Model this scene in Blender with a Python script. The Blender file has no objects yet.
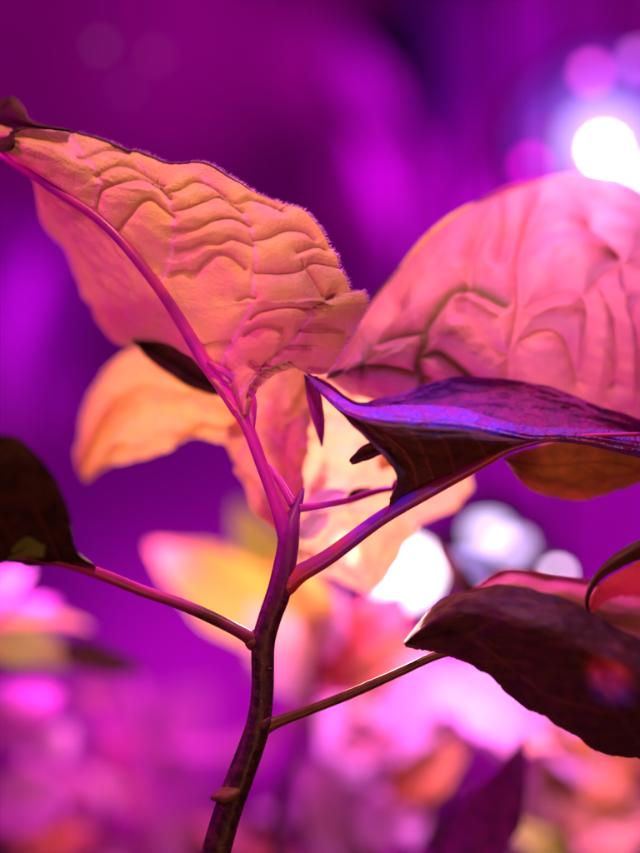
import bpy, math, random
import numpy as np
from mathutils import Vector

random.seed(7); np.random.seed(7)
C = bpy.context.scene.collection
S = bpy.context.scene

# ------------------------------------------------------------------ camera
CAMZ, DIST, PXM = 0.30, 0.50, 0.00025        # camera height, focus distance, metres per photo pixel in the focus plane
cam_d = bpy.data.cameras.new('camera'); cam = bpy.data.objects.new('camera', cam_d); C.objects.link(cam)
cam.location = (0, -DIST, CAMZ); cam.rotation_euler = (math.radians(90), 0, 0)
cam_d.sensor_fit = 'HORIZONTAL'; cam_d.sensor_width = 36
cam_d.lens = 36 * DIST / (640 * PXM)
cam_d.clip_start = 0.01; cam_d.clip_end = 50
cam_d.dof.use_dof = True; cam_d.dof.focus_distance = DIST; cam_d.dof.aperture_fstop = 3.6
S.camera = cam
S.view_settings.view_transform = 'Standard'; S.view_settings.look = 'None'
S.view_settings.exposure = 0; S.view_settings.gamma = 1
S.render.engine = 'CYCLES'
S.cycles.use_denoising = True
S.cycles.max_bounces = 6; S.cycles.diffuse_bounces = 3; S.cycles.transmission_bounces = 4
S.cycles.sample_clamp_indirect = 4.0; S.cycles.caustics_reflective = False; S.cycles.caustics_refractive = False

def at(px, py, Y):
    """photo pixel + depth behind the focus plane in millimetres -> world point"""
    y = Y * 0.001; k = (DIST + y) / DIST
    return Vector(((px - 320) * PXM * k, y, CAMZ - (py - 426.5) * PXM * k))

# ------------------------------------------------------------------ light
w = bpy.data.worlds.new('World'); S.world = w; w.use_nodes = True
w.node_tree.nodes['Background'].inputs[0].default_value = (0.6, 0.02, 0.6, 1)
w.node_tree.nodes['Background'].inputs[1].default_value = 0.10

def area(name, loc, target, power, col, size):
    d = bpy.data.lights.new(name, 'AREA'); d.energy = power; d.color = col; d.size = size
    o = bpy.data.objects.new(name, d); C.objects.link(o); o.location = loc
    o.rotation_euler = (Vector(target) - Vector(loc)).to_track_quat('-Z', 'Y').to_euler(); return o
def spot(name, loc, target, power, col, ang, blend=1.0, rad=0.03):
    d = bpy.data.lights.new(name, 'SPOT'); d.energy = power; d.color = col
    d.spot_size = math.radians(ang); d.spot_blend = blend; d.shadow_soft_size = rad
    o = bpy.data.objects.new(name, d); C.objects.link(o); o.location = loc
    o.rotation_euler = (Vector(target) - Vector(loc)).to_track_quat('-Z', 'Y').to_euler(); return o

# small warm pink work light above and just in front of the plant
spot('warm_pink_light', (0.0, -0.085, 0.52), (-0.01, 0.0, 0.33), 2.0, (1.0, 0.36, 0.34), 110, 0.8, 0.006)
# magenta grow light high behind, violet one straight above
area('magenta_light', (0.12, 0.22, 0.62), (0.0, 0.02, 0.32), 1.25, (1.0, 0.03, 0.75), 0.06)
area('violet_light', (0.05, 0.00, 0.62), (0.06, 0.03, 0.30), 0.55, (0.30, 0.05, 1.0), 0.05)
# light of the glaring lamp directly behind the right leaf
spot('lamp_beam', at(610, 150, 110), at(575, 270, 30), 1.2, (1.0, 0.07, 0.75), 100, 1.0, 0.01)
spot('lamp_beam', at(608, 165, 75), at(595, 185, 45), 0.9, (0.5, 0.5, 1.0), 70, 1.0, 0.01)
# added fill behind the fork, brightening the pale leaf from behind
spot('fork_lamp_beam', at(330, 520, 170), at(290, 410, 0), 3.2, (1.0, 0.40, 0.40), 75, 1.0, 0.01)
# pink light from the left on the stems
area('pink_side_light', (-0.35, -0.02, 0.42), (0, 0, 0.28), 0.9, (1.0, 0.0, 0.75), 0.06)
# added warm fill from below the camera, added blue glint spot over the folded leaf
area('faint_room_light', (0.10, -0.40, 0.12), (0.05, 0, 0.3), 0.36, (1.0, 0.30, 0.14), 0.15)
spot('blue_diode_light', (0.06, -0.12, 0.42), at(430, 416, -6), 1.3, (0.06, 0.12, 1.0), 20, 0.8, 0.004)
spot('fork_lamp_beam', at(352, 565, 38), at(318, 500, 20), 0.05, (1.0, 0.55, 0.75), 60, 1.0, 0.004)  # added fill for the small leaves at the fork
spot('upper_right_light', at(600, 20, 0), at(520, 320, 25), 0.36, (1.0, 0.20, 0.48), 70, 1.0, 0.004)
spot('left_bed_light', at(60, 470, 60), at(40, 620, 135), 0.32, (1.0, 0.45, 0.65), 60, 1.0, 0.006)
spot('low_pink_light', (-0.02, -0.30, 0.16), at(240, 335, 0), 1.5, (1.0, 0.34, 0.46), 20, 1.0, 0.01)  # added fill brightening the base of the left leaf
spot('red_diode_light', (0.03, -0.22, 0.18), at(612, 664, -24), 4.5, (1.0, 0.03, 0.01), 3.6, 1.0, 0.002)  # added spot that makes a red patch on the dark leaf
spot('violet_diode_light', (0.03, -0.22, 0.17), at(612, 682, -24), 4.0, (0.25, 0.05, 1.0), 3.6, 1.0, 0.002)  # added spot that makes the violet patch below it
spot('petiole_light', (0.02, -0.20, 0.36), at(250, 440, 0), 1.1, (1.0, 0.0, 0.8), 22, 1.0, 0.004)
# the beds further back
spot('bed_light', at(470, 330, 110), at(450, 760, 130), 4.3, (1.0, 0.22, 1.0), 60, 1.0, 0.01)
spot('bed_light', at(560, 620, 60), at(590, 800, 110), 0.40, (1.0, 0.36, 0.40), 80, 1.0, 0.01)
spot('bed_light', at(225, 500, 95), at(225, 615, 150), 0.40, (1.0, 0.42, 0.08), 90, 1.0, 0.01)
spot('bed_light', at(60, 400, 120), at(110, 760, 280), 3.4, (1.0, 0.10, 0.85), 80, 1.0, 0.01)

spot('far_plant_light', at(430, -150, 380), at(430, 180, 600), 7.0, (0.75, 0.0, 1.0), 55, 1.0, 0.02)
spot('far_plant_light', at(30, 60, 380), at(30, 350, 560), 4.0, (0.6, 0.0, 1.0), 45, 1.0, 0.02)
# washes of coloured light on the backdrop
WALL = 1150
def wash(px, py, power, col, ang, dx=0.0):
    t = at(px, py, WALL)
    spot('wall_light', (t.x + dx, t.y - 0.5, t.z + 0.12), t, power, col, ang)
wash(60, 20, 2.0, (1.0, 0.0, 0.75), 55)
wash(190, 60, 1.8, (1.0, 0.03, 0.8), 26)
wash(15, 290, 5, (0.55, 0.0, 1.0), 18)
wash(-10, 400, 6, (0.7, 0.0, 1.0), 16)
wash(60, 560, 0.5, (0.8, 0.0, 1.0), 34)
wash(385, 195, 6, (1.0, 0.0, 0.9), 13)
wash(335, 60, 6.0, (1.0, 0.0, 0.8), 13)
wash(430, 230, 6, (1.0, 0.0, 0.9), 12)
wash(510, 170, 4, (0.9, 0.0, 0.9), 14)
wash(480, 110, 3.6, (0.22, 0.0, 1.0), 26)
wash(505, 30, 3.0, (0.8, 0.0, 0.9), 16)
wash(600, 40, 3.0, (0.9, 0.03, 1.0), 24)
wash(600, 520, 4.2, (0.9, 0.0, 1.0), 50)
wash(470, 240, 1.3, (1.0, 0.0, 0.9), 16)
wash(200, 420, 0.15, (0.9, 0.0, 0.9), 60)
wash(150, 640, 1.8, (0.8, 0.02, 0.9), 22)
wash(60, 790, 2.2, (1.0, 0.02, 0.8), 26)
wash(330, 760, 4.2, (1.0, 0.06, 0.9), 60)

# ------------------------------------------------------------------ materials
def node_mat(name):
    m = bpy.data.materials.new(name); m.use_nodes = True
    nt = m.node_tree; nt.nodes.clear(); return m, nt, nt.nodes, nt.links
def leaf_mat(name, col, col2, vein, rough=0.5, transl=0.3, tcol=None, bump=0.25, spec=0.4, nscale=260):
    m, nt, N, L = node_mat(name)
    out = N.new('ShaderNodeOutputMaterial'); pr = N.new('ShaderNodeBsdfPrincipled'); tr = N.new('ShaderNodeBsdfTranslucent')
    mx = N.new('ShaderNodeMixShader'); mx.inputs[0].default_value = transl
    tc = N.new('ShaderNodeTexCoord'); no = N.new('ShaderNodeTexNoise'); no.inputs['Scale'].default_value = nscale; no.inputs['Detail'].default_value = 5
    L.new(tc.outputs['Object'], no.inputs['Vector'])
    rp = N.new('ShaderNodeMapRange'); rp.inputs[1].default_value = 0.35; rp.inputs[2].default_value = 0.65
    L.new(no.outputs['Fac'], rp.inputs[0])
    c1 = N.new('ShaderNodeMix'); c1.data_type = 'RGBA'; c1.inputs[6].default_value = (*col, 1); c1.inputs[7].default_value = (*col2, 1)
    L.new(rp.outputs[0], c1.inputs[0])
    at_ = N.new('ShaderNodeAttribute'); at_.attribute_name = 'vein'
    c2 = N.new('ShaderNodeMix'); c2.data_type = 'RGBA'; c2.inputs[7].default_value = (*vein, 1)
    L.new(at_.outputs['Fac'], c2.inputs[0]); L.new(c1.outputs[2], c2.inputs[6])
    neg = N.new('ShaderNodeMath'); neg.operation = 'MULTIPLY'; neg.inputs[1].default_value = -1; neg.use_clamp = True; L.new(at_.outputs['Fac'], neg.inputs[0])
    c3 = N.new('ShaderNodeMix'); c3.data_type = 'RGBA'; c3.inputs[7].default_value = (0.20, 0.10, 0.06, 1)  # negative values: shadow painted into the leaf creases
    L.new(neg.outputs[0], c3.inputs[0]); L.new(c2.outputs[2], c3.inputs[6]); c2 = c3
    L.new(c2.outputs[2], pr.inputs['Base Color'])
    if tcol: tr.inputs[0].default_value = (*tcol, 1)
    else: L.new(c2.outputs[2], tr.inputs[0])
    pr.inputs['Roughness'].default_value = rough; pr.inputs['Specular IOR Level'].default_value = spec
    n2 = N.new('ShaderNodeTexNoise'); n2.inputs['Scale'].default_value = 1100; n2.inputs['Detail'].default_value = 6
    L.new(tc.outputs['Object'], n2.inputs['Vector'])
    vo = N.new('ShaderNodeTexVoronoi'); vo.feature = 'DISTANCE_TO_EDGE'; vo.inputs['Scale'].default_value = 330
    nw = N.new('ShaderNodeVectorMath'); nw.operation = 'MULTIPLY_ADD'; nw.inputs[1].default_value = (0.004, 0.004, 0.004); L.new(no.outputs['Color'], nw.inputs[0]); L.new(tc.outputs['Object'], nw.inputs[2]); L.new(nw.outputs[0], vo.inputs['Vector'])
    vr = N.new('ShaderNodeMapRange'); vr.inputs[1].default_value = 0.0; vr.inputs[2].default_value = 0.12; vr.interpolation_type = 'SMOOTHSTEP'; L.new(vo.outputs['Distance'], vr.inputs[0])
    ad = N.new('ShaderNodeMath'); ad.operation = 'MULTIPLY_ADD'; ad.inputs[1].default_value = 0.28; L.new(vr.outputs[0], ad.inputs[0]); L.new(n2.outputs['Fac'], ad.inputs[2])
    bp = N.new('ShaderNodeBump'); bp.inputs['Strength'].default_value = bump * 1.5; bp.inputs['Distance'].default_value = 0.0006
    L.new(ad.outputs[0], bp.inputs['Height']); L.new(bp.outputs[0], pr.inputs['Normal']); L.new(bp.outputs[0], tr.inputs['Normal'])
    L.new(pr.outputs[0], mx.inputs[1]); L.new(tr.outputs[0], mx.inputs[2]); L.new(mx.outputs[0], out.inputs[0])
    return m
def solid_mat(name, col, col2=None, rough=0.5, scale=200, bump=0.2, spec=0.4):
    m, nt, N, L = node_mat(name)
    out = N.new('ShaderNodeOutputMaterial'); pr = N.new('ShaderNodeBsdfPrincipled')
    tc = N.new('ShaderNodeTexCoord'); no = N.new('ShaderNodeTexNoise'); no.inputs['Scale'].default_value = scale; no.inputs['Detail'].default_value = 5
    L.new(tc.outputs['Object'], no.inputs['Vector'])
    c1 = N.new('ShaderNodeMix'); c1.data_type = 'RGBA'; c1.inputs[6].default_value = (*col, 1); c1.inputs[7].default_value = (*(col2 or col), 1)
    rp = N.new('ShaderNodeMapRange'); rp.inputs[1].default_value = 0.4; rp.inputs[2].default_value = 0.6; L.new(no.outputs['Fac'], rp.inputs[0]); L.new(rp.outputs[0], c1.inputs[0]); L.new(c1.outputs[2], pr.inputs['Base Color'])
    pr.inputs['Roughness'].default_value = rough; pr.inputs['Specular IOR Level'].default_value = spec
    bp = N.new('ShaderNodeBump'); bp.inputs['Strength'].default_value = bump; bp.inputs['Distance'].default_value = 0.0005
    L.new(no.outputs['Fac'], bp.inputs['Height']); L.new(bp.outputs[0], pr.inputs['Normal'])
    L.new(pr.outputs[0], out.inputs[0]); return m
def glow_mat(name, col, strength):
    m, nt, N, L = node_mat(name)
    out = N.new('ShaderNodeOutputMaterial'); e = N.new('ShaderNodeEmission')
    e.inputs[0].default_value = (*col, 1); e.inputs[1].default_value = strength
    L.new(e.outputs[0], out.inputs[0]); return m

M = {}
M['pale'] = leaf_mat('pale_leaf', (0.60, 0.46, 0.14), (0.58, 0.32, 0.20), (0.72, 0.34, 0.42), 0.55, 0.24, nscale=130)
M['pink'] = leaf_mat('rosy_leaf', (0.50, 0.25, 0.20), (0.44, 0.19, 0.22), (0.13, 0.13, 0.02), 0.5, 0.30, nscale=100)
M['yellow'] = leaf_mat('yellow_leaf', (0.74, 0.62, 0.14), (0.75, 0.55, 0.16), (0.7, 0.5, 0.2), 0.5, 0.35)
M['orange'] = leaf_mat('orange_leaf', (0.55, 0.28, 0.05), (0.45, 0.30, 0.06), (0.5, 0.25, 0.1), 0.5, 0.30)
M['dark'] = leaf_mat('dark_leaf', (0.070, 0.036, 0.012), (0.030, 0.016, 0.010), (0.10, 0.04, 0.02), 0.6, 0.03, spec=0.12)  # shade on the leaf undersides put into the base colour
M['bluerim'] = leaf_mat('bluish_waxy_rim', (0.16, 0.06, 0.62), (0.30, 0.02, 0.26), (0.2, 0.02, 0.3), 0.4, 0.1, spec=0.5, bump=0.7)  # blue glint of light put into the rim colour
M['plumdark'] = leaf_mat('plum_dark_leaf', (0.085, 0.036, 0.020), (0.045, 0.016, 0.022), (0.13, 0.05, 0.03), 0.45, 0.08, spec=0.25)  # shaded underside put into the base colour here too
M['plum'] = leaf_mat('plum_underside', (0.12, 0.05, 0.025), (0.07, 0.035, 0.012), (0.24, 0.08, 0.05), 0.5, 0.08, spec=0.25)
M['purple'] = leaf_mat('purple_leaf', (0.34, 0.02, 0.26), (0.16, 0.015, 0.17), (0.22, 0.02, 0.2), 0.5, 0.25, spec=0.3, bump=0.5)
M['red'] = leaf_mat('red_leaf', (0.55, 0.10, 0.06), (0.5, 0.16, 0.06), (0.5, 0.1, 0.1), 0.45, 0.35)
M['white'] = leaf_mat('bleached_leaf', (0.80, 0.62, 0.80), (0.80, 0.55, 0.66), (0.8, 0.6, 0.6), 0.4, 0.35)  # strong light on the leaves put into a pale colour
M['green'] = leaf_mat('green_leaf', (0.28, 0.55, 0.04), (0.34, 0.5, 0.06), (0.3, 0.3, 0.1), 0.5, 0.25)
M['stem'] = solid_mat('stem_bark', (0.03, 0.010, 0.02), (0.10, 0.038, 0.035), 0.42, 450, 0.5, 0.45)
nt = M['stem'].node_tree; pr_ = [n for n in nt.nodes if n.type == 'BSDF_PRINCIPLED'][0]; src = pr_.inputs['Base Color'].links[0].from_socket
tc_ = nt.nodes.new('ShaderNodeTexCoord'); sx = nt.nodes.new('ShaderNodeSeparateXYZ'); mr = nt.nodes.new('ShaderNodeMapRange'); mx_ = nt.nodes.new('ShaderNodeMix'); mx_.data_type = 'RGBA'
nt.links.new(tc_.outputs['Object'], sx.inputs[0]); nt.links.new(sx.outputs['Z'], mr.inputs[0]); mr.inputs[1].default_value = 0.245; mr.inputs[2].default_value = 0.278     # young growth at the top is redder
nt.links.new(mr.outputs[0], mx_.inputs[0]); nt.links.new(src, mx_.inputs[6]); mx_.inputs[7].default_value = (0.20, 0.015, 0.16, 1); nt.links.new(mx_.outputs[2], pr_.inputs['Base Color'])
M['rust'] = leaf_mat('rusty_leaf', (0.34, 0.13, 0.02), (0.22, 0.11, 0.02), (0.2, 0.06, 0.02), 0.5, 0.2)
M['rimdark'] = solid_mat('dark_rim', (0.05, 0.012, 0.03), (0.08, 0.02, 0.04), 0.5, 300)
M['node'] = solid_mat('node_bark', (0.16, 0.12, 0.03), (0.24, 0.12, 0.04), 0.5, 300, 0.4)
M['mottled'] = solid_mat('mottled_petiole_skin', (0.13, 0.055, 0.03), (0.62, 0.04, 0.38), 0.35, 55, 0.25, 0.6)
M['petiole'] = solid_mat('petiole_skin', (0.34, 0.02, 0.42), (0.60, 0.07, 0.08), 0.35, 70, 0.25, 0.6)
M['brown'] = solid_mat('brown_petiole_skin', (0.14, 0.05, 0.03), (0.20, 0.09, 0.04), 0.4, 300, 0.25, 0.5)
M['peach'] = leaf_mat('peach_leaf', (0.85, 0.70, 0.36), (0.8, 0.58, 0.34), (0.9, 0.6, 0.5), 0.4, 0.45)
M['mauve'] = leaf_mat('mauve_leaf', (0.65, 0.22, 0.55), (0.5, 0.12, 0.5), (0.6, 0.2, 0.5), 0.5, 0.3)
M['midrib'] = solid_mat('midrib_skin', (0.26, 0.015, 0.26), (0.52, 0.04, 0.24), 0.35, 60, 0.2, 0.5)
M['margin'] = solid_mat('leaf_margin', (0.9, 0.75, 0.12), (0.8, 0.6, 0.1), 0.3, 200)  # yellow glint on the leaf edge put into the colour
M['hair'] = solid_mat('hair_fuzz', (0.8, 0.5, 0.6), None, 0.5)
M['wall'] = solid_mat('violet_cloth', (0.55, 0.03, 0.55), (0.6, 0.04, 0.62), 0.9, 6, 0.1, 0.05)
M['soil'] = solid_mat('soil', (0.05, 0.03, 0.02), (0.10, 0.06, 0.04), 0.9, 60, 0.8)
M['navy'] = solid_mat('navy_enamel', (0.02, 0.02, 0.16), None, 0.5, 50, 0.1)
M['black'] = solid_mat('black_plastic', (0.02, 0.02, 0.025), None, 0.4, 50, 0.1)

# ------------------------------------------------------------------ mesh helpers
def curve(pts, n):
    P = np.array(pts, float)
    if len(P) == 2:
        t = np.linspace(0, 1, n)[:, None]; return P[0] * (1 - t) + P[1] * t
    Q = np.vstack([2 * P[0] - P[1], P, 2 * P[-1] - P[-2]])
    d = np.r_[0, np.cumsum(np.linalg.norm(np.diff(P[:, :2] if P.shape[1] > 2 else P, axis=0), axis=1) + 1e-6)]
    d /= d[-1]; out = []
    for t in np.linspace(0, 1, n):
        i = min(int(np.searchsorted(d, t, 'right')) - 1, len(P) - 2); s = (t - d[i]) / (d[i + 1] - d[i])
        a, b, c, e = Q[i], Q[i + 1], Q[i + 2], Q[i + 3]
        out.append(0.5 * (2 * b + (c - a) * s + (2 * a - 5 * b + 4 * c - e) * s * s + (3 * b - a - 3 * c + e) * s ** 3))
    return np.array(out)

def link_mesh(name, verts, faces, mat, parent=None, smooth=True, vein=None):
    me = bpy.data.meshes.new(name); me.from_pydata([tuple(v) for v in verts], [], faces); me.update()
    me.materials.append(mat)
    if smooth: me.polygons.foreach_set('use_smooth', [True] * len(me.polygons))
    if vein is not None:
        a = me.attributes.new('vein', 'FLOAT', 'POINT'); a.data.foreach_set('value', np.asarray(vein, np.float32))
    o = bpy.data.objects.new(name, me); C.objects.link(o); o.parent = parent
    return o

def thing(name, label, cat, loc=(0, 0, 0), group=None):
    o = bpy.data.objects.new(name, None); C.objects.link(o); o['label'] = label; o['category'] = cat
    o.empty_display_size = 0.02
    if group: o['group'] = group
    return o

def to_world(G):
    """grid (...,3) of photo px, py, depth mm -> world"""
    y = G[..., 2] * 0.001; k = (DIST + y) / DIST
    return np.stack([(G[..., 0] - 320) * PXM * k, y, CAMZ - (G[..., 1] - 426.5) * PXM * k], -1)

def seg_dist(P, lines):
    """distance of points P(n,2) to the nearest of several polylines"""
    best = np.full(len(P), 1e9)
    for ln in lines:
        c = curve([(x, y, 0) for x, y in ln], max(12, 6 * len(ln)))[:, :2]
        for a, b in zip(c[:-1], c[1:]):
            ab = b - a; t = np.clip(((P - a) @ ab) / (ab @ ab + 1e-9), 0, 1)
            best = np.minimum(best, np.linalg.norm(P - (a + t[:, None] * ab), axis=1))
    return best

def tube(name, pts, mat, parent, seg=14, n=60, bumps=0.0):
    """pts: (px, py, Y, diameter px)"""
    c = curve(pts, n); Wc = to_world(c[:, :3]); R = c[:, 3] * 0.5 * PXM
    T = np.gradient(Wc, axis=0); T /= np.linalg.norm(T, axis=1)[:, None] + 1e-12
    V = []; ref = np.array([0, 1.0, 0])
    for i in range(n):
        a = np.cross(T[i], ref); a /= np.linalg.norm(a) + 1e-12; b = np.cross(T[i], a)
        for s in range(seg):
            th = 2 * math.pi * s / seg
            r = R[i] * (1 + bumps * (math.sin(3 * th + i * .13) * .5 + math.sin(7 * th + 1.7 * math.sin(i * .2)) * .3 + random.uniform(-.12, .12)))
            V.append(Wc[i] + r * (math.cos(th) * a + math.sin(th) * b))
    F = [(i * seg + s, i * seg + (s + 1) % seg, (i + 1) * seg + (s + 1) % seg, (i + 1) * seg + s) for i in range(n - 1) for s in range(seg)]
    F += [tuple(range(seg - 1, -1, -1)), tuple(range((n - 1) * seg, n * seg))]
    return link_mesh(name, V, F, mat, parent)

def tube_w(name, P, r, mat, parent, seg=8):
    P = np.array(P); n = len(P); k = np.ones(5) / 5
    for a in range(3): P[2:-2, a] = np.convolve(P[:, a], k, 'valid')
    T = np.gradient(P, axis=0); T /= np.linalg.norm(T, axis=1)[:, None] + 1e-12; V = []
    for i in range(n):
        a = np.cross(T[i], [0, 1, 0]); a /= np.linalg.norm(a) + 1e-12; b = np.cross(T[i], a); rr = r * math.sin(math.pi * (i + .3) / n) ** .5
        V += [P[i] + rr * (math.cos(2 * math.pi * q / seg) * a + math.sin(2 * math.pi * q / seg) * b) for q in range(seg)]
    F = [(i * seg + q, i * seg + (q + 1) % seg, (i + 1) * seg + (q + 1) % seg, (i + 1) * seg + q) for i in range(n - 1) for q in range(seg)]
    return link_mesh(name, V, F, mat, parent)

def smooth_noise(n, m, k, amp, q=8):
    """cheap low frequency 2D noise"""
    a = np.random.RandomState(k).randn(q + 1, q + 1); x = np.linspace(0, q, n); y = np.linspace(0, q, m)
    x0 = np.minimum(x.astype(int), q - 1); y0 = np.minimum(y.astype(int), q - 1); fx = (x - x0); fy = (y - y0)
    fx = fx * fx * (3 - 2 * fx); fy = fy * fy * (3 - 2 * fy)
    g = lambda i, j: a[np.ix_(i, j)]
    return amp * ((g(x0, y0) * (1 - fx)[:, None] + g(x0 + 1, y0) * fx[:, None]) * (1 - fy) + (g(x0, y0 + 1) * (1 - fx)[:, None] + g(x0 + 1, y0 + 1) * fx[:, None]) * fy)

def traced_leaf(parent, mat, mid, edges, nu=120, nv=50, bulge=(0, 0), creases=(), veins=(), crease_h=1.6, crease_w=7, vein_h=0.6, vein_w=4,
                edge_noise=0.6, seed=1, wob=0.4, vein_col_w=1.6, crease_tint=0.0, groove=0.0, damp=45, soft=(), name='leaf'):
    """one blade: mid and one or two edge curves in (px, py, Y mm); a real 3D sheet with quilted relief between its veins"""
    m = curve(mid, nu); rows = []
    rs = np.random.RandomState(seed)
    for k, e in enumerate(edges):
        E = curve(e, nu)
        jit = np.cumsum(rs.randn(nu)) * 0.25; jit -= np.convolve(jit, np.ones(9) / 9, 'same'); jit[:6] = 0; jit[-6:] = 0; E[:, :2] += (jit * (edge_noise[k] if isinstance(edge_noise, tuple) else edge_noise))[:, None] * 1.5
        v = np.linspace(0, 1, nv)[None, :, None]
        G = m[:, None, :] * (1 - v) + E[:, None, :] * v
        b = bulge[k] if k < len(bulge) else 0
        G[..., 2] -= b * np.sin(np.pi * np.linspace(0, 1, nv))[None, :]
        rows.append(G)
    G = rows[0] if len(rows) == 1 else np.concatenate([rows[0][:, ::-1], rows[1][:, 1:]], 1)
    n1, n2 = G.shape[:2]; Wd = to_world(G)
    du = np.gradient(Wd, axis=0); dv = np.gradient(Wd, axis=1); Nn = np.cross(du, dv); Nn /= np.linalg.norm(Nn, axis=-1, keepdims=True) + 1e-12
    if Nn[..., 1].mean() > 0: Nn = -Nn                    # towards the camera side
    P = G[..., :2].reshape(-1, 2); h = (smooth_noise(n1, n2, seed, wob) + smooth_noise(n1, n2, seed + 50, wob * 0.35, 30)).reshape(-1); vcol = np.zeros(len(P))
    if creases:
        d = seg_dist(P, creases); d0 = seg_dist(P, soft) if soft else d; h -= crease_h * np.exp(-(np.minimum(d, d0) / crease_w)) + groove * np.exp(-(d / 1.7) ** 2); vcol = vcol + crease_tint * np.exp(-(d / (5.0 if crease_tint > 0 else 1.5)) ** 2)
    if veins:
        d = seg_dist(P, veins); h -= vein_h * np.exp(-(d / vein_w)); vcol = np.where(vcol < -0.1, vcol, np.maximum(vcol, np.exp(-(d / vein_col_w) ** 2)))
    wd = np.linalg.norm(P.reshape(n1, n2, 2) - m[:, None, :2], axis=-1).max(1)
    h = h.reshape(n1, n2) * np.clip(wd / damp, 0, 1)[:, None]
    if soft: h = h * np.clip((n2 - 1 - np.arange(n2)) / 22, 0, 1)[None, :] ** .7
    Wd = Wd + Nn * (h.reshape(n1, n2) * 0.001)[..., None]
    F = [(i * n2 + j, i * n2 + j + 1, (i + 1) * n2 + j + 1, (i + 1) * n2 + j) for i in range(n1 - 1) for j in range(n2 - 1)]
    o = link_mesh(name, Wd.reshape(-1, 3), F, mat, parent, vein=vcol)
    return o, Wd

def gen_leaf(parent, mat, base, tip, width, face=(0, -1, 0.5), fold=0.25, arch=0.12, seed=0, nu=40, nv=12, rib=True, tw=0.0, wave=0.04):
    """leaf grown from a base point to a tip point (px, py, Y); width in px; face = which way its upper side looks"""
    B = np.array(at(*base)); T = np.array(at(*tip)); ax = T - B; L = np.linalg.norm(ax); ax /= L
    f = np.array(face, float); f -= ax * (f @ ax); f /= np.linalg.norm(f); sd = np.cross(ax, f); W = width * PXM * 0.5
    rs = np.random.RandomState(seed); V = []; vc = []
    u = np.linspace(0, 1, nu); prof = (np.sin(np.pi * u ** 0.75) ** 0.8) * (1 - 0.25 * u); prof[0] = 0.02; prof[-1] = 0.0
    prof = prof / prof.max(); ph = rs.uniform(0, 6, 3)
    for i in range(nu):
        c = B + ax * L * u[i] + f * (L * arch * math.sin(math.pi * u[i]))
        a = tw * (u[i] - .5); s2 = sd * math.cos(a) + f * math.sin(a); f2 = f * math.cos(a) - sd * math.sin(a)
        for j in range(-nv, nv + 1):
            v = j / nv; r = prof[i] * W * (1 + .05 * math.sin(19 * u[i] + ph[0] + (v > 0)))
            quilt = 0.05 * W * abs(math.sin(9 * u[i] * math.pi / 2 - abs(v) * 3.0)) * (abs(v) * (1 - abs(v))) * 4
            z = fold * abs(v) * r + wave * W * math.sin(11 * u[i] + ph[1] + 2 * (v > 0)) * v * v * 2 + quilt
            V.append(c + s2 * v * r + f2 * z)
            vc.append(math.exp(-(v * prof[i] * 14) ** 2) if prof[i] > 0 else 0)
    n2 = 2 * nv + 1
    F = [(i * n2 + j, i * n2 + j + 1, (i + 1) * n2 + j + 1, (i + 1) * n2 + j) for i in range(nu - 1) for j in range(n2 - 1)]
    return link_mesh('leaf', V, F, mat, parent, vein=vc)

# fuzz along the upper rim of leaf 1
def hairs(parent, idx_pts, nrm, count, lmin, lmax):
    V = []; F = []
    for k in range(count):
        i = random.randrange(len(idx_pts)); p = np.array(idx_pts[i]); d = nrm(i) + np.array([random.gauss(0, .35), random.gauss(0, .35), random.gauss(0, .35)])
        d /= np.linalg.norm(d); ln = random.uniform(lmin, lmax); r = 0.00005
        a = np.cross(d, [0, 1, 0]); a /= np.linalg.norm(a) + 1e-9; b = np.cross(d, a); s = len(V)
        for th in (0, 2.09, 4.19): V.append(p + r * (math.cos(th) * a + math.sin(th) * b))
        V.append(p + d * ln); F += [(s, s + 1, s + 3), (s + 1, s + 2, s + 3), (s + 2, s, s + 3)]
    o = link_mesh('hair_fuzz', V, F, M['hair'], parent); o['kind'] = 'stuff'; return o
# ------------------------------------------------------------------ the setting
def struct(name, verts, faces, mat):
    o = link_mesh(name, verts, faces, mat, smooth=False); o['kind'] = 'structure'; return o
wy = WALL * 0.001
n = 60; V = []; F = []
for i in range(n + 1):                                     # softly rippled hanging backdrop
    x = -1.2 + 2.4 * i / n
    for z in (0.0, 1.4): V.append((x, wy + 0.012 * math.sin(x * 23) + 0.008 * math.sin(x * 51 + 1), z))
for i in range(n): F.append((2 * i, 2 * i + 2, 2 * i + 3, 2 * i + 1))
bd = struct('backdrop', V, F, M['wall']); bd.data.polygons.foreach_set('use_smooth', [True] * n)
struct('ground', [(-1.2, -0.9, 0), (1.2, -0.9, 0), (1.2, 1.2, 0), (-1.2, 1.2, 0)], [(0, 1, 2, 3)], M['soil'])

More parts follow.
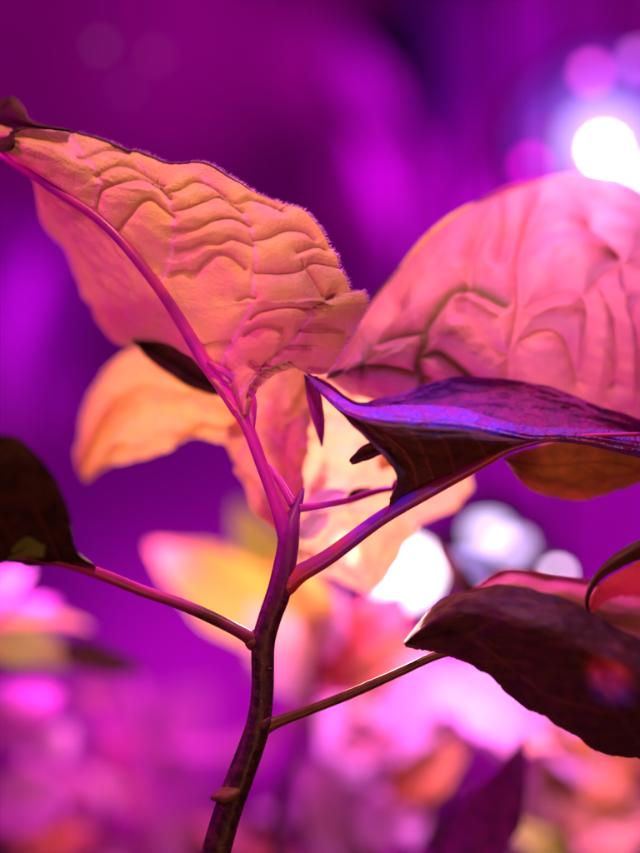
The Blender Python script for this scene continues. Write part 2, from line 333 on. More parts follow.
# ------------------------------------------------------------------ main plant
plant = thing('pepper_plant', 'sharply focused young plant with dark forked stem and two big quilted leaves', 'plant')
ground_pt = lambda px, Y: 426.5 + CAMZ / (PXM * (DIST + Y * .001) / DIST) + 6
stem = tube('stem', [(150, ground_pt(150, 0), 8, 40), (175, 1010, 6, 33), (216, 853, 2, 29), (228, 812, 1, 28), (241, 777, 0, 27), (257, 729, 0, 25), (262, 690, 0, 22.5),
                     (263, 645, 0, 23), (270, 618, 0, 23), (280, 590, 0, 24), (287, 555, 0, 22), (290, 530, 0, 20), (295, 511, 2, 12), (300, 498, 3, 8), (303, 488, 4, 4)], M['stem'], plant, 28, 220, 0.07)
def knob(px, py, Y, rx, ry, mat, ang=0):
    V = []; ns, nr = 16, 10; c = np.array(at(px, py, Y))
    for i in range(nr + 1):
        t = math.pi * i / nr
        for s in range(ns):
            p = 2 * math.pi * s / ns; k = 1 + .12 * math.sin(3 * p + i)
            x, y, z = rx * math.sin(t) * math.cos(p) * k, rx * math.sin(t) * math.sin(p) * k, ry * math.cos(t)
            V.append(c + PXM * np.array([x * math.cos(ang) - z * math.sin(ang), y, x * math.sin(ang) + z * math.cos(ang)]))
    F = [(i * ns + s, i * ns + (s + 1) % ns, (i + 1) * ns + (s + 1) % ns, (i + 1) * ns + s) for i in range(nr) for s in range(ns)]
    return link_mesh('node', V, F, mat, stem)
knob(228, 794, -1, 16.5, 8, M['node'], 0.3)
knob(261, 724, 0, 13, 11, M['stem'], 0.3)
knob(257, 640, .3, 10, 13, M['node'], -1.0)

sv = np.array([v.co[:] for v in stem.data.vertices]); sc0 = sv.reshape(-1, 28, 3)
pick = [(i, q) for i in range(70, 205) for q in range(28)]
hp = [sc0[i, q] for i, q in pick]; hc = [sc0[i].mean(0) for i, q in pick]
hairs(stem, hp, lambda k: (hp[k] - hc[k]) / np.linalg.norm(hp[k] - hc[k]), 1200, 0.0002, 0.0007)
# --- leaf 1, the large quilted leaf on the left
mid1 = [(-14, 140, 14), (5, 156, 10), (30, 172, 7), (60, 193, 4), (92, 214, 2), (120, 240, 0), (155, 283, -1), (180, 320, -1), (205, 362, 0), (222, 386, 0), (240, 412, 0)]
up1 = [(-10, 112, 26), (12, 118, 20), (32, 122, 14), (70, 130, 9), (110, 140, 6), (150, 156, 5), (172, 164, 4), (205, 162, 2), (232, 177, 1), (262, 192, 0), (298, 205, 0), (318, 224, 0), (338, 256, 0), (350, 286, -1), (353, 292, -1),
       (362, 291, -1), (366, 304, -1), (352, 332, 2), (338, 354, 5), (324, 371, 8), (300, 369, 7), (280, 375, 5), (262, 388, 3), (255, 402, 1), (248, 416, 0)]
lo1 = [(-8, 148, 16), (12, 166, 20), (30, 178, 26), (35, 200, 32), (44, 225, 35), (58, 246, 37), (68, 270, 38), (84, 300, 39), (102, 328, 38), (122, 344, 36), (148, 340, 28), (172, 346, 18), (196, 362, 9), (212, 380, 4), (234, 410, 1)]
creases1 = [[(93, 176), (104, 166), (118, 159), (132, 160), (146, 167), (164, 180)], [(94, 211), (97, 195), (110, 184), (126, 176), (142, 173), (156, 179), (170, 196)],
            [(112, 236), (126, 218), (139, 203), (150, 199), (160, 206), (172, 216)], [(165, 190), (182, 184), (195, 176), (210, 179), (228, 190)], [(172, 209), (188, 205), (205, 196), (221, 192), (244, 206)],
            [(172, 233), (195, 229), (215, 218), (234, 214), (252, 222)], [(172, 253), (188, 250), (204, 243), (219, 243), (232, 238), (254, 244)], [(166, 276), (180, 273), (192, 274), (205, 261), (217, 254), (230, 256), (245, 268)], [(228, 192), (240, 197), (252, 194), (270, 199), (285, 206)],
            [(255, 238), (270, 235), (290, 227), (308, 229), (318, 238)], [(256, 271), (280, 271), (305, 267), (315, 260), (332, 262), (347, 267)], [(248, 320), (262, 311), (290, 306), (308, 310), (316, 313)],
            [(242, 336), (256, 329), (270, 327), (284, 331)], [(318, 310), (326, 297), (338, 292)], [(306, 262), (316, 276), (326, 294)], [(250, 364), (264, 368), (280, 357), (300, 350), (314, 352)], [(304, 334), (322, 330), (346, 333)],
            [(236, 300), (246, 296), (254, 297)], [(300, 250), (318, 244), (330, 247)], [(196, 350), (212, 346), (226, 345)], [(78, 152), (95, 146), (112, 144), (130, 149)], [(250, 397), (262, 384), (278, 372), (294, 367)]]
veins1 = [[(92, 213), (93, 195), (97, 177), (91, 160), (80, 144), (70, 133)], [(157, 284), (166, 266), (171, 240), (172, 214), (166, 192), (152, 172), (140, 160)],
          [(218, 372), (232, 340), (248, 310), (254, 280), (256, 255), (252, 225), (240, 203), (222, 186), (205, 172)], [(232, 398), (262, 372), (290, 350), (304, 335), (316, 312), (338, 292)]]
leaf1, W1 = traced_leaf(plant, M['pale'], mid1, [up1, lo1], 420, 190, (7, 4), creases1, veins1, 1.7, 7.5, 0.6, 5, 0.7, 3, 0.5, 2.3, groove=0.75, crease_tint=-0.5)  # negative tint paints shadow along the creases
tube('midrib', [(-14, 140, 14, 8), (5, 156, 9.5, 9), (30, 172, 6.3, 10), (60, 193, 3.3, 10), (92, 214, 1.3, 10), (120, 240, -.6, 10), (155, 283, -1.6, 11), (180, 320, -1.5, 12), (205, 362, -.6, 14), (222, 386, -.5, 15), (240, 412, -.3, 16)], M['midrib'], leaf1, 16, 120, 0.03)
tube('petiole', [(236, 405, -1, 15), (248, 428, 0, 13), (262, 465, 0, 12.5), (273, 495, 0, 13), (281, 518, 0, 15.5), (288, 540, .5, 20), (288, 552, 1.5, 16)], M['midrib'], plant, 16, 60, 0.04)
# dark curled tip
traced_leaf(plant, M['dark'], [(-14, 135, 18), (0, 130, 14), (18, 126, 10), (36, 128, 8), (70, 131, 6)], [[(-14, 100, 20), (2, 98, 16), (12, 94, 14), (24, 106, 12), (34, 121, 10), (72, 129, 8)][:6],
            [(-12, 150, 9), (2, 152, 5), (14, 148, 4), (16, 132, 5), (40, 129, 5), (72, 132, 5)]], 50, 14, (3, 3), seed=5)
# wing of the blade that runs down the petiole
traced_leaf(plant, M['midrib'], [(206, 363, -2), (222, 388, -1), (240, 415, 0), (250, 436, 0)], [[(209, 361, -3), (232, 372, -3), (247, 384, -2), (257, 402, -1), (254, 436, 0)]], 50, 16, (1,), seed=6, edge_noise=.3)

tube_w('margin', W1[14:185, 0], 0.00045, M['rimdark'], leaf1)  # dark strip for the shadow along the curled rim
rim = W1[60:370, 0]
def rim_n(i):
    j = min(i + 60, W1.shape[0] - 1); v = W1[j, 0] - W1[j, 12]; return v / (np.linalg.norm(v) + 1e-9)
hairs(leaf1, rim, rim_n, 1500, 0.0004, 0.0016)

# --- leaf 3, the big domed leaf on the right, a little behind
mid3 = [(330, 378, 14), (380, 372, 16), (430, 352, 14), (480, 330, 10), (525, 310, 8), (570, 296, 10), (620, 290, 16), (670, 300, 26)]
up3 = [(326, 374, 15), (346, 344, 20), (366, 308, 24), (400, 268, 26), (425, 240, 27), (452, 217, 28), (482, 200, 30), (512, 187, 32), (542, 178, 34), (575, 173, 36), (610, 178, 38), (645, 195, 40), (690, 250, 44)]
lo3 = [(328, 382, 14), (350, 396, 12), (400, 412, 10), (460, 425, 8), (520, 440, 8), (580, 455, 10), (640, 462, 14), (690, 440, 20)]
cr3 = [[(425, 400), (420, 372), (424, 345), (423, 322), (431, 300), (446, 282), (466, 277), (487, 286), (508, 298)], [(366, 378), (360, 352), (364, 338), (382, 330), (402, 326), (423, 325)],
       [(330, 374), (370, 374), (400, 378), (428, 388)], [(422, 362), (440, 354), (460, 374), (478, 390)],
       [(515, 384), (520, 346), (536, 328), (556, 325), (571, 335), (579, 360), (583, 384)], [(528, 302), (546, 290), (570, 280), (590, 286), (594, 312), (590, 342), (584, 378)],
       [(608, 276), (622, 308), (623, 350), (620, 386)], [(458, 298), (480, 318), (495, 345), (512, 357)], [(505, 188), (508, 220), (502, 248)], [(600, 215), (625, 245), (634, 280)], [(362, 338), (372, 322), (390, 300)]]
vn3 = [[(512, 388), (513, 355), (520, 325), (524, 290), (522, 250), (530, 215), (542, 190)], [(470, 277), (470, 250), (480, 222), (490, 205)], [(590, 286), (612, 262), (642, 250)], [(640, 300), (650, 340), (648, 390)]]
up3 = [(x, y, d + 6) for x, y, d in up3]; lo3 = [(x, y, d + 14) for x, y, d in lo3]
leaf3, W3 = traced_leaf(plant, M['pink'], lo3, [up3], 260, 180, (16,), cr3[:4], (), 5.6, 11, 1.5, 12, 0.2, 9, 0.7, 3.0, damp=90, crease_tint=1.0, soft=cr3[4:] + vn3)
e3 = W3[:, -1]
tube_w('margin', e3[4:72], 0.0006, M['rimdark'], leaf3)
tube_w('margin', e3[70:125], 0.0008, M['margin'], leaf3)  # yellow strip imitating light caught by the rim
tube_w('margin', e3[122:165], 0.0007, M['midrib'], leaf3)  # pink end of the painted rim glint

# --- leaf 2, folded leaf seen from below: near half dark underside, far half violet upper side
mid2 = [(392, 506, 0), (420, 493, -1), (450, 478, -2), (480, 463, -3), (512, 447, -3), (550, 438, -2), (600, 432, 0), (660, 436, 4)]
near2 = [(388, 500, -3), (402, 478, -6), (396, 455, -8), (375, 437, -9), (348, 419, -8), (328, 401, -5), (311, 381, -2), (318, 378, -1), (340, 396, -5), (365, 409, -9), (400, 407, -12), (440, 410, -13), (470, 420, -13), (500, 431, -10), (520, 438, -6), (560, 434, -4), (610, 428, -1), (660, 434, 2)]
far2 = [(394, 500, 3), (372, 470, 8), (350, 430, 10), (326, 396, 6), (310, 373, 2), (324, 374, 3), (340, 390, 6), (358, 401, 9), (376, 401, 11), (390, 394, 12), (418, 388, 14), (442, 380, 15), (472, 377, 15), (510, 380, 14), (545, 386, 13), (572, 396, 12), (600, 408, 11), (640, 418, 10), (665, 424, 9)]
def regrid_leaf(parent, mat, mid, edge, nu, nv, bulge, seed, **kw):
    return traced_leaf(parent, mat, mid, [edge], nu, nv, (bulge,), seed=seed, **kw)
# near half: strips from the petiole/midrib up to its crest
nm = [(392, 507, 0), (400, 502, 0), (412, 496, 0), (430, 488, -1), (450, 478, -2), (466, 470, -2), (482, 462, -3), (498, 453, -3), (512, 447, -3), (525, 442, -3)]
ne = [(398, 470, -4), (394, 455, -6), (372, 438, -9), (340, 412, -8), (310, 382, -2), (345, 409, -8), (385, 425, -12), (430, 422, -12), (480, 432, -10), (524, 440, -5)]
nleaf, _ = traced_leaf(plant, M['plum'], [(388, 508, 0), (400, 501, 0), (412, 496, 0), (422, 491, 0), (435, 485, -1), (450, 478, -2), (470, 468, -2), (495, 455, -3), (525, 442, -3)],
            [[(397, 484, -3), (400, 470, -5), (388, 448, -7), (350, 422, -8), (311, 383, -2), (356, 417, -9), (402, 424, -12), (460, 428, -12), (524, 440, -5)]], 160, 50, (5,),
            veins=[[(418, 490), (414, 470), (402, 450), (385, 436)], [(455, 474), (448, 450), (436, 430)], [(435, 483), (424, 455), (412, 432)], [(488, 458), (478, 442), (470, 432)]], vein_h=.3, vein_w=3, vein_col_w=1.2, seed=11, edge_noise=.4)
# rolled rim above the crest
roll, Wr = traced_leaf(plant, M['bluerim'], [(311, 383, -2), (330, 401, -6), (356, 417, -9), (402, 425, -12), (460, 429, -12), (500, 436, -9), (530, 441, -4), (580, 444, -2), (660, 462, 3)],
            [[(306, 373, 1), (330, 388, -1), (358, 405, -3), (402, 404, -4), (460, 408, -4), (500, 420, -3), (530, 428, -1), (580, 428, 1), (660, 436, 6)]], 200, 30, (2.5,), seed=12, edge_noise=.3, wob=.5)
hairs(roll, Wr[10:180, 6], lambda i: np.array([0, -.6, .8]), 900, 0.0003, 0.0009)
far_leaf, _ = traced_leaf(plant, M['purple'], [(306, 378, 2), (330, 400, 0), (358, 418, 0), (402, 432, 0), (460, 440, 0), (500, 444, 0), (540, 444, 1), (590, 444, 3), (660, 450, 8)],
            [[(308, 373, 4), (330, 382, 8), (358, 401, 10), (395, 394, 12), (440, 380, 14), (475, 377, 15), (545, 385, 14), (600, 407, 12), (660, 424, 10)]], 200, 40, (-4,), seed=13, edge_noise=.4, wob=.6,
            veins=[[(550, 440), (548, 415), (540, 388)], [(440, 435), (425, 410), (420, 390)]], vein_h=.5)
tube('petiole', [(279, 594, .6, 15), (286, 585, 0, 23), (300, 574, 0, 19), (330, 556, 0, 16.5), (380, 519, 0, 15), (430, 490, -1, 15), (480, 464, -2, 12), (512, 448, -3, 8), (560, 438, -3, 5), (640, 434, 1, 4)], M['petiole'], plant, 18, 120, 0.04)
# orange hanging lobe beneath it
traced_leaf(plant, M['rust'], [(503, 458, 12), (540, 446, 12), (590, 441, 12), (650, 452, 14)], [[(506, 462, 13), (522, 482, 16), (545, 495, 18), (570, 499, 19), (600, 496, 19), (650, 478, 18)]], 80, 30, (5,), seed=14,
            veins=[[(508, 460), (550, 466), (600, 462), (640, 470)]], vein_h=.5)
# little pointed lobe
traced_leaf(plant, M['dark'], [(349, 461, -4), (368, 452, -5), (390, 446, -5)], [[(350, 458, -4), (366, 444, -6), (390, 438, -6)], [(352, 465, -4), (372, 459, -6), (392, 449, -6)]], 30, 10, (1, 1), seed=15, edge_noise=.2)
# violet sliver hanging below the leaf tip
traced_leaf(plant, M['purple'], [(306, 376, 6), (314, 395, 8), (320, 420, 10), (322, 446, 12)], [[(304, 374, 6), (307, 400, 8), (314, 425, 10), (321, 447, 12)], [(318, 376, 6), (322, 400, 8), (325, 425, 10), (323, 447, 12)]], 40, 10, (1, 1), seed=16, edge_noise=.3)

# --- leaf 5, dark leaf low on the right
leaf5, _ = traced_leaf(plant, M['plumdark'], [(404, 645, -6), (440, 632, -12), (480, 628, -18), (530, 638, -24), (580, 660, -28), (630, 690, -30), (690, 730, -30)],
            [[(404, 641, -4), (424, 616, -6), (446, 597, -8), (474, 587, -10), (505, 586, -12), (540, 592, -14), (575, 602, -16), (610, 622, -18), (645, 640, -20), (700, 680, -22)],
             [(406, 647, 0), (436, 653, -4), (470, 663, -7), (478, 669, -8), (490, 675, -9), (508, 691, -6), (528, 708, -7), (545, 714, -7), (556, 724, -7), (577, 736, -7), (595, 750, -7), (618, 758, -7), (645, 762, -7), (700, 790, -7)]], 220, 60, (5, 3), seed=21,
            veins=[[(430, 650), (470, 660), (540, 668), (600, 675)], [(470, 640), (540, 690), (600, 710), (650, 712)], [(470, 634), (520, 612), (570, 606)], [(540, 645), (590, 640), (640, 655)], [(590, 668), (620, 715), (640, 745)]], vein_h=0.35, vein_w=6, vein_col_w=1.0, edge_noise=(0.05, 1.6), wob=0.5)
tube('petiole', [(258, 731, .5, 17), (267, 726, 0, 16), (280, 721, 0, 12), (310, 710, 0, 10), (350, 694, 0, 10), (400, 672, 0, 9), (438, 655, 1, 9), (475, 648, 2, 7)], M['brown'], plant, 14, 60, 0.05)
# --- leaf 6, dark leaf on the left
traced_leaf(plant, M['dark'], [(96, 568, -4), (70, 562, -8), (40, 558, -12), (0, 552, -20), (-40, 545, -24)],
            [[(92, 562, -8), (76, 548, -18), (70, 515, -26), (56, 480, -30), (35, 453, -32), (12, 437, -34), (-20, 440, -34), (-50, 470, -34)], [(94, 572, -4), (70, 568, -6), (40, 566, -8), (0, 562, -10), (-40, 560, -12)]], 90, 36, (3, 1), seed=31,
            veins=[[(60, 560), (40, 520), (20, 490)], [(20, 555), (0, 520)]], vein_h=.6)
tube('petiole', [(258, 643, 0, 17), (240, 632, 0, 13), (215, 619, 1, 13), (180, 604, 1, 12), (140, 590, 0, 12), (100, 574, -3, 12), (60, 562, -8, 10), (0, 553, -15, 8), (-40, 547, -18, 6)], M['mottled'], plant, 14, 90, 0.04)
traced_leaf(plant, M['green'], [(8, 556, -16), (25, 548, -20), (44, 552, -20)], [[(6, 548, -17), (25, 536, -21), (46, 544, -20)], [(8, 560, -16), (26, 558, -18), (44, 558, -18)]], 20, 8, (1, 1), seed=33)
# --- leaf 7, orange leaf hanging behind on the left
traced_leaf(plant, M['yellow'], [(252, 424, 30), (215, 412, 40), (170, 402, 50), (125, 415, 56), (96, 445, 60), (82, 475, 62)],
            [[(248, 412, 30), (215, 385, 44), (175, 362, 54), (135, 345, 60), (104, 372, 64), (84, 410, 66), (74, 450, 66), (82, 478, 64)],
             [(252, 436, 30), (225, 440, 38), (190, 440, 44), (150, 455, 48), (115, 462, 54), (84, 482, 60)]], 80, 30, (7, 5), seed=41, wob=1.2, veins=[[(200, 408), (160, 380), (140, 365)], [(160, 404), (120, 385), (100, 385)]], vein_h=1)
traced_leaf(plant, M['dark'], [(132, 339, 30), (160, 352, 30), (190, 372, 28), (228, 394, 26)], [[(134, 336, 30), (165, 334, 30), (198, 346, 28), (230, 392, 26)], [(134, 344, 30), (155, 366, 30), (190, 388, 28), (226, 398, 26)]], 40, 16, (3, 3), seed=42)
# --- pale leaf behind the fork
traced_leaf(plant, M['peach'], [(292, 545, 40), (310, 500, 46), (330, 450, 52), (350, 400, 54), (365, 370, 56)],
            [[(290, 540, 40), (285, 500, 48), (280, 462, 54), (280, 420, 56), (290, 392, 58), (310, 365, 60), (340, 360, 60)],
             [(306, 560, 42), (335, 588, 46), (372, 592, 48), (396, 565, 50), (425, 522, 52), (468, 488, 54), (450, 420, 56), (390, 370, 58)]], 90, 40, (6, 8), seed=51, wob=2.4, edge_noise=.2,
            veins=[[(305, 515), (290, 470), (290, 430)], [(312, 500), (370, 510), (430, 530)], [(330, 450), (390, 450), (430, 440)]], vein_h=2)
traced_leaf(plant, M['pale'], [(288, 530, 22), (282, 480, 26), (290, 430, 30), (310, 378, 34)],
            [[(278, 532, 22), (256, 508, 28), (238, 478, 32), (230, 440, 34), (246, 402, 36), (285, 366, 38), (308, 360, 38)], [(294, 524, 22), (302, 480, 20), (310, 430, 24), (330, 376, 30)]], 80, 30, (4, 3), seed=52, wob=1.2, edge_noise=.2,
            veins=[[(284, 480), (258, 450), (250, 430)], [(286, 450), (268, 420), (268, 400)], [(284, 500), (262, 485)]], vein_h=1.2)
for bx, by, tx, ty, wd, mt, Y in ((305, 512, 348, 492, 22, 'white', 16), (300, 540, 330, 512, 24, 'white', 24), (380, 470, 412, 436, 26, 'yellow', 34), (345, 505, 372, 488, 14, 'dark', 20), (392, 492, 408, 478, 12, 'purple', 14)):
    gen_leaf(plant, M[mt], (bx, by, Y), (tx, ty, Y + 8), wd, (0, -1, 0.5), seed=bx)
tube('petiole', [(298, 508, 2, 10), (320, 506, 6, 8), (350, 500, 10, 7), (378, 491, 14, 7), (400, 488, 20, 6)], M['midrib'], plant, 10, 40)
tube('petiole', [(293, 505, 2, 9), (285, 490, 4, 8), (275, 475, 6, 8), (268, 466, 8, 5)], M['midrib'], plant, 10, 24)
# --- leaves entering from the right
traced_leaf(plant, M['pale'], [(470, 600, 22), (520, 600, 24), (580, 614, 26), (660, 640, 28)], [[(472, 592, 24), (492, 577, 28), (512, 571, 30), (550, 578, 32), (590, 582, 32), (660, 600, 34)], [(476, 606, 22), (520, 620, 22), (580, 640, 22), (660, 670, 22)]], 70, 24, (4, 3), seed=61)
tube('midrib', [(472, 592, 23, 5), (492, 577, 27, 6), (512, 570, 29, 6), (550, 577, 31, 6), (590, 582, 31, 5), (640, 594, 32, 4)], M['red'], plant, 10, 40)
traced_leaf(plant, M['red'], [(588, 612, 10), (592, 596, 10), (606, 580, 10), (628, 566, 10), (665, 552, 10)], [[(590, 614, 12), (610, 600, 18), (632, 596, 22), (650, 594, 24), (670, 590, 26)]], 40, 16, (2,), seed=62)
traced_leaf(plant, M['plum'], [(586, 614, 9), (585, 598, 7), (592, 578, 6), (606, 562, 6), (628, 546, 6), (665, 528, 6)], [[(590, 614, 10), (590, 598, 9), (599, 582, 8), (612, 572, 8), (634, 562, 8), (670, 548, 8)]], 60, 10, (2,), seed=63, edge_noise=.3)

# ------------------------------------------------------------------ plants behind, out of focus
G1 = 'blurred plants growing in the bed behind'
def bg_plant(label, stem_pts, leaves, mat='stem', extra=None):
    p = thing('pepper_plant', label, 'plant', group=G1)
    bk = lambda Y: Y + 35 if Y < 200 else Y
    stem_pts = [(a, b, bk(Y), d) for a, b, Y, d in stem_pts]; leaves = [(m, (a[0], a[1], bk(a[2])), (b[0], b[1], bk(b[2])), wd * (1 + bk(a[2]) * .001), f) for m, a, b, wd, f in leaves]
    x, y, Y, d = stem_pts[-1]
    pts = stem_pts + [(x - 6, ground_pt(x, Y), Y, d * 1.3)]
    tube('stem', pts, M[mat], p, 10, 50)
    sp = np.array(curve(stem_pts, 40))
    if extra:
        n_, x0, x1, y0, y1, Ya, Yb, mats, sd_, w0, w1 = extra; q_ = random.Random(sd_); leaves = list(leaves)
        for _ in range(n_):
            bx, by = q_.uniform(x0, x1), q_.uniform(y0, y1); an = q_.uniform(-2.9, 0.3); ln = q_.uniform(.8, 1.5) * w1
            Yq = q_.uniform(Ya, Yb)
            leaves.append((q_.choice(mats), (bx, by, Yq), (bx + ln * math.cos(an), by + ln * math.sin(an) * .8, Yq + q_.uniform(-20, 20)), q_.uniform(w0, w1), (q_.uniform(-.7, .7), -1, q_.uniform(-.1, 1.2))))
    for k, (m, base, tip, wd, face) in enumerate(leaves):
        lf = gen_leaf(p, M[m], base, tip, wd, face, seed=int(abs(base[0] * 7 + tip[1])), tw=random.uniform(-.4, .4))
        q = sp[np.argmin(np.hypot(sp[:, 0] - base[0], sp[:, 1] - base[1] - 25))]
        tube('petiole', [(q[0], q[1], q[2], 7), ((q[0] + base[0]) / 2, (q[1] + base[1]) / 2 - 4, (q[2] + base[2]) / 2, 6), (base[0], base[1], base[2], 4)], M['petiole'], p, 8, 12)
    return p
bg_plant('blurred plant with yellow and orange leaves just behind the main stem', [(318, 640, 80, 6), (312, 700, 80, 9), (296, 760, 80, 11), (275, 850, 80, 13)], [
    ('yellow', (305, 660, 100), (150, 545, 135), 92, (-.2, -1, .6)), ('green', (285, 610, 150), (235, 500, 150), 70, (.2, -1, .1)), ('orange', (310, 640, 105), (275, 555, 120), 60, (.2, -1, .2)), ('yellow', (325, 690, 90), (318, 590, 90), 44, (.3, -1, .3)), ('yellow', (318, 640, 80), (300, 560, 70), 46, (.4, -1, .3)),
    ('white', (300, 700, 85), (250, 600, 100), 80, (.2, -1, .6)), ('red', (330, 690, 85), (405, 590, 95), 90, (.1, -1, .4)), ('white', (325, 660, 75), (340, 590, 80), 34, (0, -1, .4)), ('orange', (350, 690, 70), (440, 640, 80), 50, (0, -1, .6))])
bg_plant('blurred plant with bleached pink leaves low in the centre', [(380, 690, 130, 9), (370, 770, 130, 12), (365, 850, 130, 14)], [
    ('white', (375, 790, 130), (330, 660, 140), 90, (-.1, -1, .7)), ('white', (385, 760, 130), (455, 655, 140), 120, (.1, -1, .7)), ('white', (370, 850, 120), (440, 780, 110), 80, (0, -1, .5)),
    ('white', (360, 860, 140), (300, 760, 150), 80, (0, -1, .6)), ('orange', (390, 800, 110), (470, 740, 110), 56, (.1, -1, .2))])
bg_plant('blurred plant with lavender leaf and orange leaves low on the right', [(545, 700, 120, 9), (560, 780, 120, 12), (570, 860, 120, 14)], [
    ('dark', (482, 612, 70), (430, 538, 75), 26, (0, -1, .1)), ('white', (548, 735, 110), (430, 680, 120), 110, (0, -1, .7)), ('white', (556, 720, 120), (600, 800, 110), 60, (0, -1, .6)), ('orange', (570, 790, 110), (640, 740, 120), 90, (0, -1, .4)), ('pale', (575, 850, 110), (660, 800, 110), 90, (0, -1, .6)),
    ('pale', (560, 800, 130), (560, 720, 120), 60, (0, -1, .4)), ('white', (560, 860, 140), (510, 780, 130), 70, (0, -1, .6)), ('green', (570, 870, 90), (500, 820, 90), 40, (0, -1, .6)), ('pink', (580, 870, 140), (620, 830, 150), 90, (0, -1, .6))])
bg_plant('blurred low plant with purple leaf pointing up between the pink ones', [(446, 840, 30, 8), (440, 880, 30, 10)], [
    ('purple', (446, 872, 30), (526, 736, 34), 70, (.3, -1, -.1)), ('purple', (440, 880, 60), (380, 850, 70), 40, (0, -1, .3))])
bg_plant('blurred plant with pale and yellow leaves at the left margin', [(-30, 640, 110, 9), (-20, 740, 110, 12), (-15, 850, 110, 14)], [
    ('yellow', (-20, 632, 110), (90, 628, 105), 34, (0, -.6, 1)), ('green', (-25, 648, 100), (100, 672, 95), 50, (.1, -1, .8)), ('mauve', (-20, 622, 125), (60, 604, 120), 30, (0, -1, .6)), ('dark', (60, 648, 90), (150, 672, 85), 34, (0, -1, .1)), ('white', (-30, 610, 120), (30, 570, 120), 44, (.2, -1, .4)),
    ('mauve', (-10, 740, 120), (60, 690, 130), 80, (0, -1, .5)), ('mauve', (-10, 820, 120), (80, 790, 130), 80, (0, -1, .6))])
bg_plant('blurred far plant with magenta leaves behind the lower stem', [(150, 740,  390, 9), (155, 800,  390, 12), (160, 850,  390, 14)], [
    ('mauve', (150, 760,  390), (80, 700,  390), 90, (0, -1, .6)), ('mauve', (152, 750,  390), (215, 690,  390), 80, (0, -1, .6)), ('mauve', (155, 820,  390), (215, 770,  370), 80, (0, -1, .6)), ('mauve', (155, 830,  390), (70, 780,  370), 90, (0, -1, .6)),
    ('orange', (160, 860,  350), (200, 830,  340), 60, (0, -1, .6)), ('dark', (150, 870,  350), (100, 850,  350), 50, (0, -1, .6))])

bg_plant('blurred bushy plant with lilac and magenta leaves low on the left', [(90, 720, 260, 9), (95, 800, 260, 12), (95, 860, 260, 14)], [], extra=(22, -10, 240, 680, 880, 200, 300, ['mauve', 'mauve', 'white', 'pink', 'purple', 'orange'], 3, 26, 62))
bg_plant('blurred bushy plant with pink leaves between the stem and the bleached leaves', [(330, 740, 190, 9), (320, 800, 190, 12), (318, 860, 190, 14)], [], extra=(24, 250, 420, 640, 880, 150, 230, ['white', 'white', 'mauve', 'pink', 'pale', 'orange', 'peach', 'purple'], 4, 22, 50))
bg_plant('blurred bushy plant with peach and magenta leaves in the lower right corner', [(600, 740, 170, 9), (604, 800, 170, 12), (606, 860, 170, 14)], [], extra=(24, 480, 650, 680, 880, 130, 210, ['white', 'mauve', 'peach', 'pale', 'orange', 'peach', 'yellow', 'purple'], 5, 22, 52))
far = [('purple', (450, 330, 600), (372, 90, 620), 90, (.2, -1, .3)), ('mauve', (430, 300, 560), (355, 130, 560), 46, (-.2, -1, .4)), ('mauve', (450, 300, 560), (575, 110, 560), 44, (-.2, -1, .6)), ('purple', (470, 260, 620), (500, 20, 640), 80, (.3, -1, .3)),
       ('mauve', (400, 150, 640), (310, 10, 640), 60, (0, -1, .4))]
bg_plant('tall blurred plant with long violet leaves high behind the gap between the two big leaves', [(455, 300, 600, 16), (462, 500, 600, 20), (470, 700, 600, 24)], far)
bg_plant('tall blurred plant with violet blades far back at the left edge', [(10, 480, 560, 16), (8, 600, 560, 20), (10, 800, 560, 22)], [('mauve', (5, 460, 560), (58, 215, 560), 50, (-.2, -1, .5)), ('purple', (10, 480, 600), (-30, 250, 600), 80, (.2, -1, .5)), ('purple', (20, 480, 560), (95, 370, 560), 50, (.2, -1, .5))])

# ------------------------------------------------------------------ LED lamps
def lamp_body(name, parent, c, r, depth, mat, ns=24, inner=0.0):
    V = []; F = []
    rings = [(r * .96, 0), (r, depth * .15), (r * .92, depth * .6), (r * .45, depth), (0.0001, depth)]
    for rr, d in rings:
        for s in range(ns):
            a = 2 * math.pi * s / ns; V.append((c.x + rr * math.cos(a), c.y + d, c.z + rr * math.sin(a)))
    for i in range(len(rings) - 1):
        for s in range(ns): F.append((i * ns + s, i * ns + (s + 1) % ns, (i + 1) * ns + (s + 1) % ns, (i + 1) * ns + s))
    return link_mesh(name, V, F, mat, parent)
def disc(name, parent, c, rx, rz, mat, ns=24):
    V = []; F = []
    for k, (s_, d) in enumerate(((1, 0.002), (0.9, 0), (0.4, -0.0015))):
        for s in range(ns):
            a = 2 * math.pi * s / ns; V.append((c.x + rx * s_ * math.cos(a), c.y + d, c.z + rz * s_ * math.sin(a)))
    for i in range(2):
        for s in range(ns): F.append((i * ns + s, i * ns + (s + 1) % ns, (i + 1) * ns + (s + 1) % ns, (i + 1) * ns + s))
    F.append(tuple(range(2 * ns, 3 * ns)))
    return link_mesh(name, V, F, mat, parent)
def grow_lamp(label, leds_and_halo, r_body, px, py, Y):
    t = thing('grow_lamp', label, 'lamp'); c = at(px, py, Y)
    lamp_body('housing', t, Vector((c.x, c.y + .012, c.z)), r_body, 0.05, M['black'])
    tube('cable', [(px, py - 20, Y + 60, 14), (px, py - 300, Y + 62, 14), (px + 10, py - 900, Y + 60, 14)], M['black'], t, 8, 12)
    for lx, ly, rx, ry, col, st, *back in leds_and_halo:
        k = (DIST + Y * .001) / DIST * PXM
        disc('diffuser' if back else 'led', t, at(lx, ly, Y + (3 * back[0] if back else 0)), rx * k, ry * k, glow_mat('led_glow', col, st))  # backing discs imitate the glare around the lamp
    return t
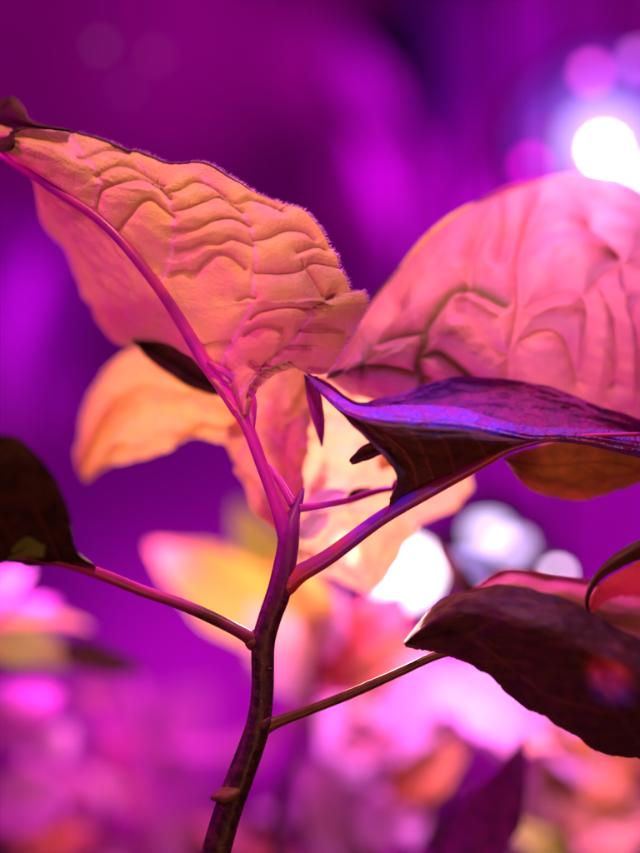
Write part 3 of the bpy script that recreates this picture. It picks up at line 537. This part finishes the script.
leds_and_halo = [(612, 140, 100, 92, (0.40, 0.03, 1.0), 0.6, 3), (608, 142, 68, 64, (0.38, 0.14, 1.0), 1.0, 2), (606, 146, 44, 42, (0.6, 0.42, 1.0), 1.8, 1), (605, 149, 10, 10, (0.75, 0.7, 1.0), 40), (638, 176, 8, 8, (0.9, 0.6, 1.0), 14)]  # large dim discs added as the glare halo
rl = random.Random(5)
for ring, n_halo in ((30, 5), (60, 5)):  # ring of LEDs added to widen the halo
    for q in range(n_halo):
        a_ = 2 * math.pi * (q + rl.random() * .5) / n_halo; f = 26 / ring
        col = (0.45 + .15 * rl.random(), 0.35 * f, 1.0) if a_ < 2.8 or a_ > 5.4 or ring < 30 else (1.0, 0.10 * f, 0.8)
        leds_and_halo.append((605 + ring * math.cos(a_), 142 - ring * math.sin(a_), 9, 9, col, 2.2 * f ** 1.5 * rl.uniform(.5, 1.5)))
leds_and_halo += [(592, 72, 7, 7, (1.0, 0.08, 0.8), 6), (532, 165, 6, 6, (1.0, 0.0, 0.7), 7), (640, 60, 8, 8, (0.8, 0.15, 1.0), 4)]
grow_lamp('glaring grow lamp with a white LED among violet LEDs above the right leaf', leds_and_halo, 0.044, 610, 140, 340)
grow_lamp('white LED lamp glaring behind the fork of the stem', [(406, 573, 27, 27, (1.0, 0.75, 1.0), 9)], 0.02, 405, 575, 300)
grow_lamp('bluish white LED lamp seen under the folded leaf', [(488, 532, 16, 10, (0.75, 0.55, 1.0), 5), (512, 546, 14, 8, (0.75, 0.5, 1.0), 5), (468, 566, 14, 4, (0.55, 0.35, 1.0), 6)], 0.02, 495, 545, 300)
grow_lamp('small white LED lamp just above the dark right leaf', [(558, 574, 6, 4, (0.95, 0.6, 1.0), 14)], 0.008, 558, 576, 260)

# navy shapes added further back in place of a shadowed patch in the blur
t = thing('desk_lamp', 'dark unlit gooseneck lamp hanging far back above the two big leaves', 'lamp')
c = at(384, 62, 750)
lamp_body('shade', t, c, 0.036, 0.06, M['navy'])
tube('gooseneck', [(384, 60, 790, 55), (408, 30, 800, 62), (450, -5, 800, 62), (520, -200, 800, 60)], M['navy'], t, 10, 30)

for px, py, r_, col, st, lab in ((100, 45, 5, (0.9, 0.25, 0.8), 0.45, 'faint round indicator light, leftmost of three glowing far back'), (155, 55, 6, (1.0, 0.10, 0.7), 0.5, 'faint pinker indicator light, rightmost of three glowing far back'), (126, 88, 4.5, (0.9, 0.12, 0.7), 0.45, 'faint indicator light, lowest of three glowing far back')):
    t = thing('indicator_light', lab, 'light', group='faint indicator lights far back')
    c = at(px, py, 300); k = PXM * .8 / .5 * .85
    lamp_body('housing', t, Vector((c.x, c.y + .003, c.z)), r_ * k * 1.1, 0.012, M['black'])
    disc('lens', t, c, r_ * k, r_ * k, glow_mat('indicator_glow', col, st * 1.1))
    tube('cable', [(px, py, 312, 5), (px + 4, py - 120, 315, 5), (px, py - 400, 312, 5)], M['black'], t, 6, 10)
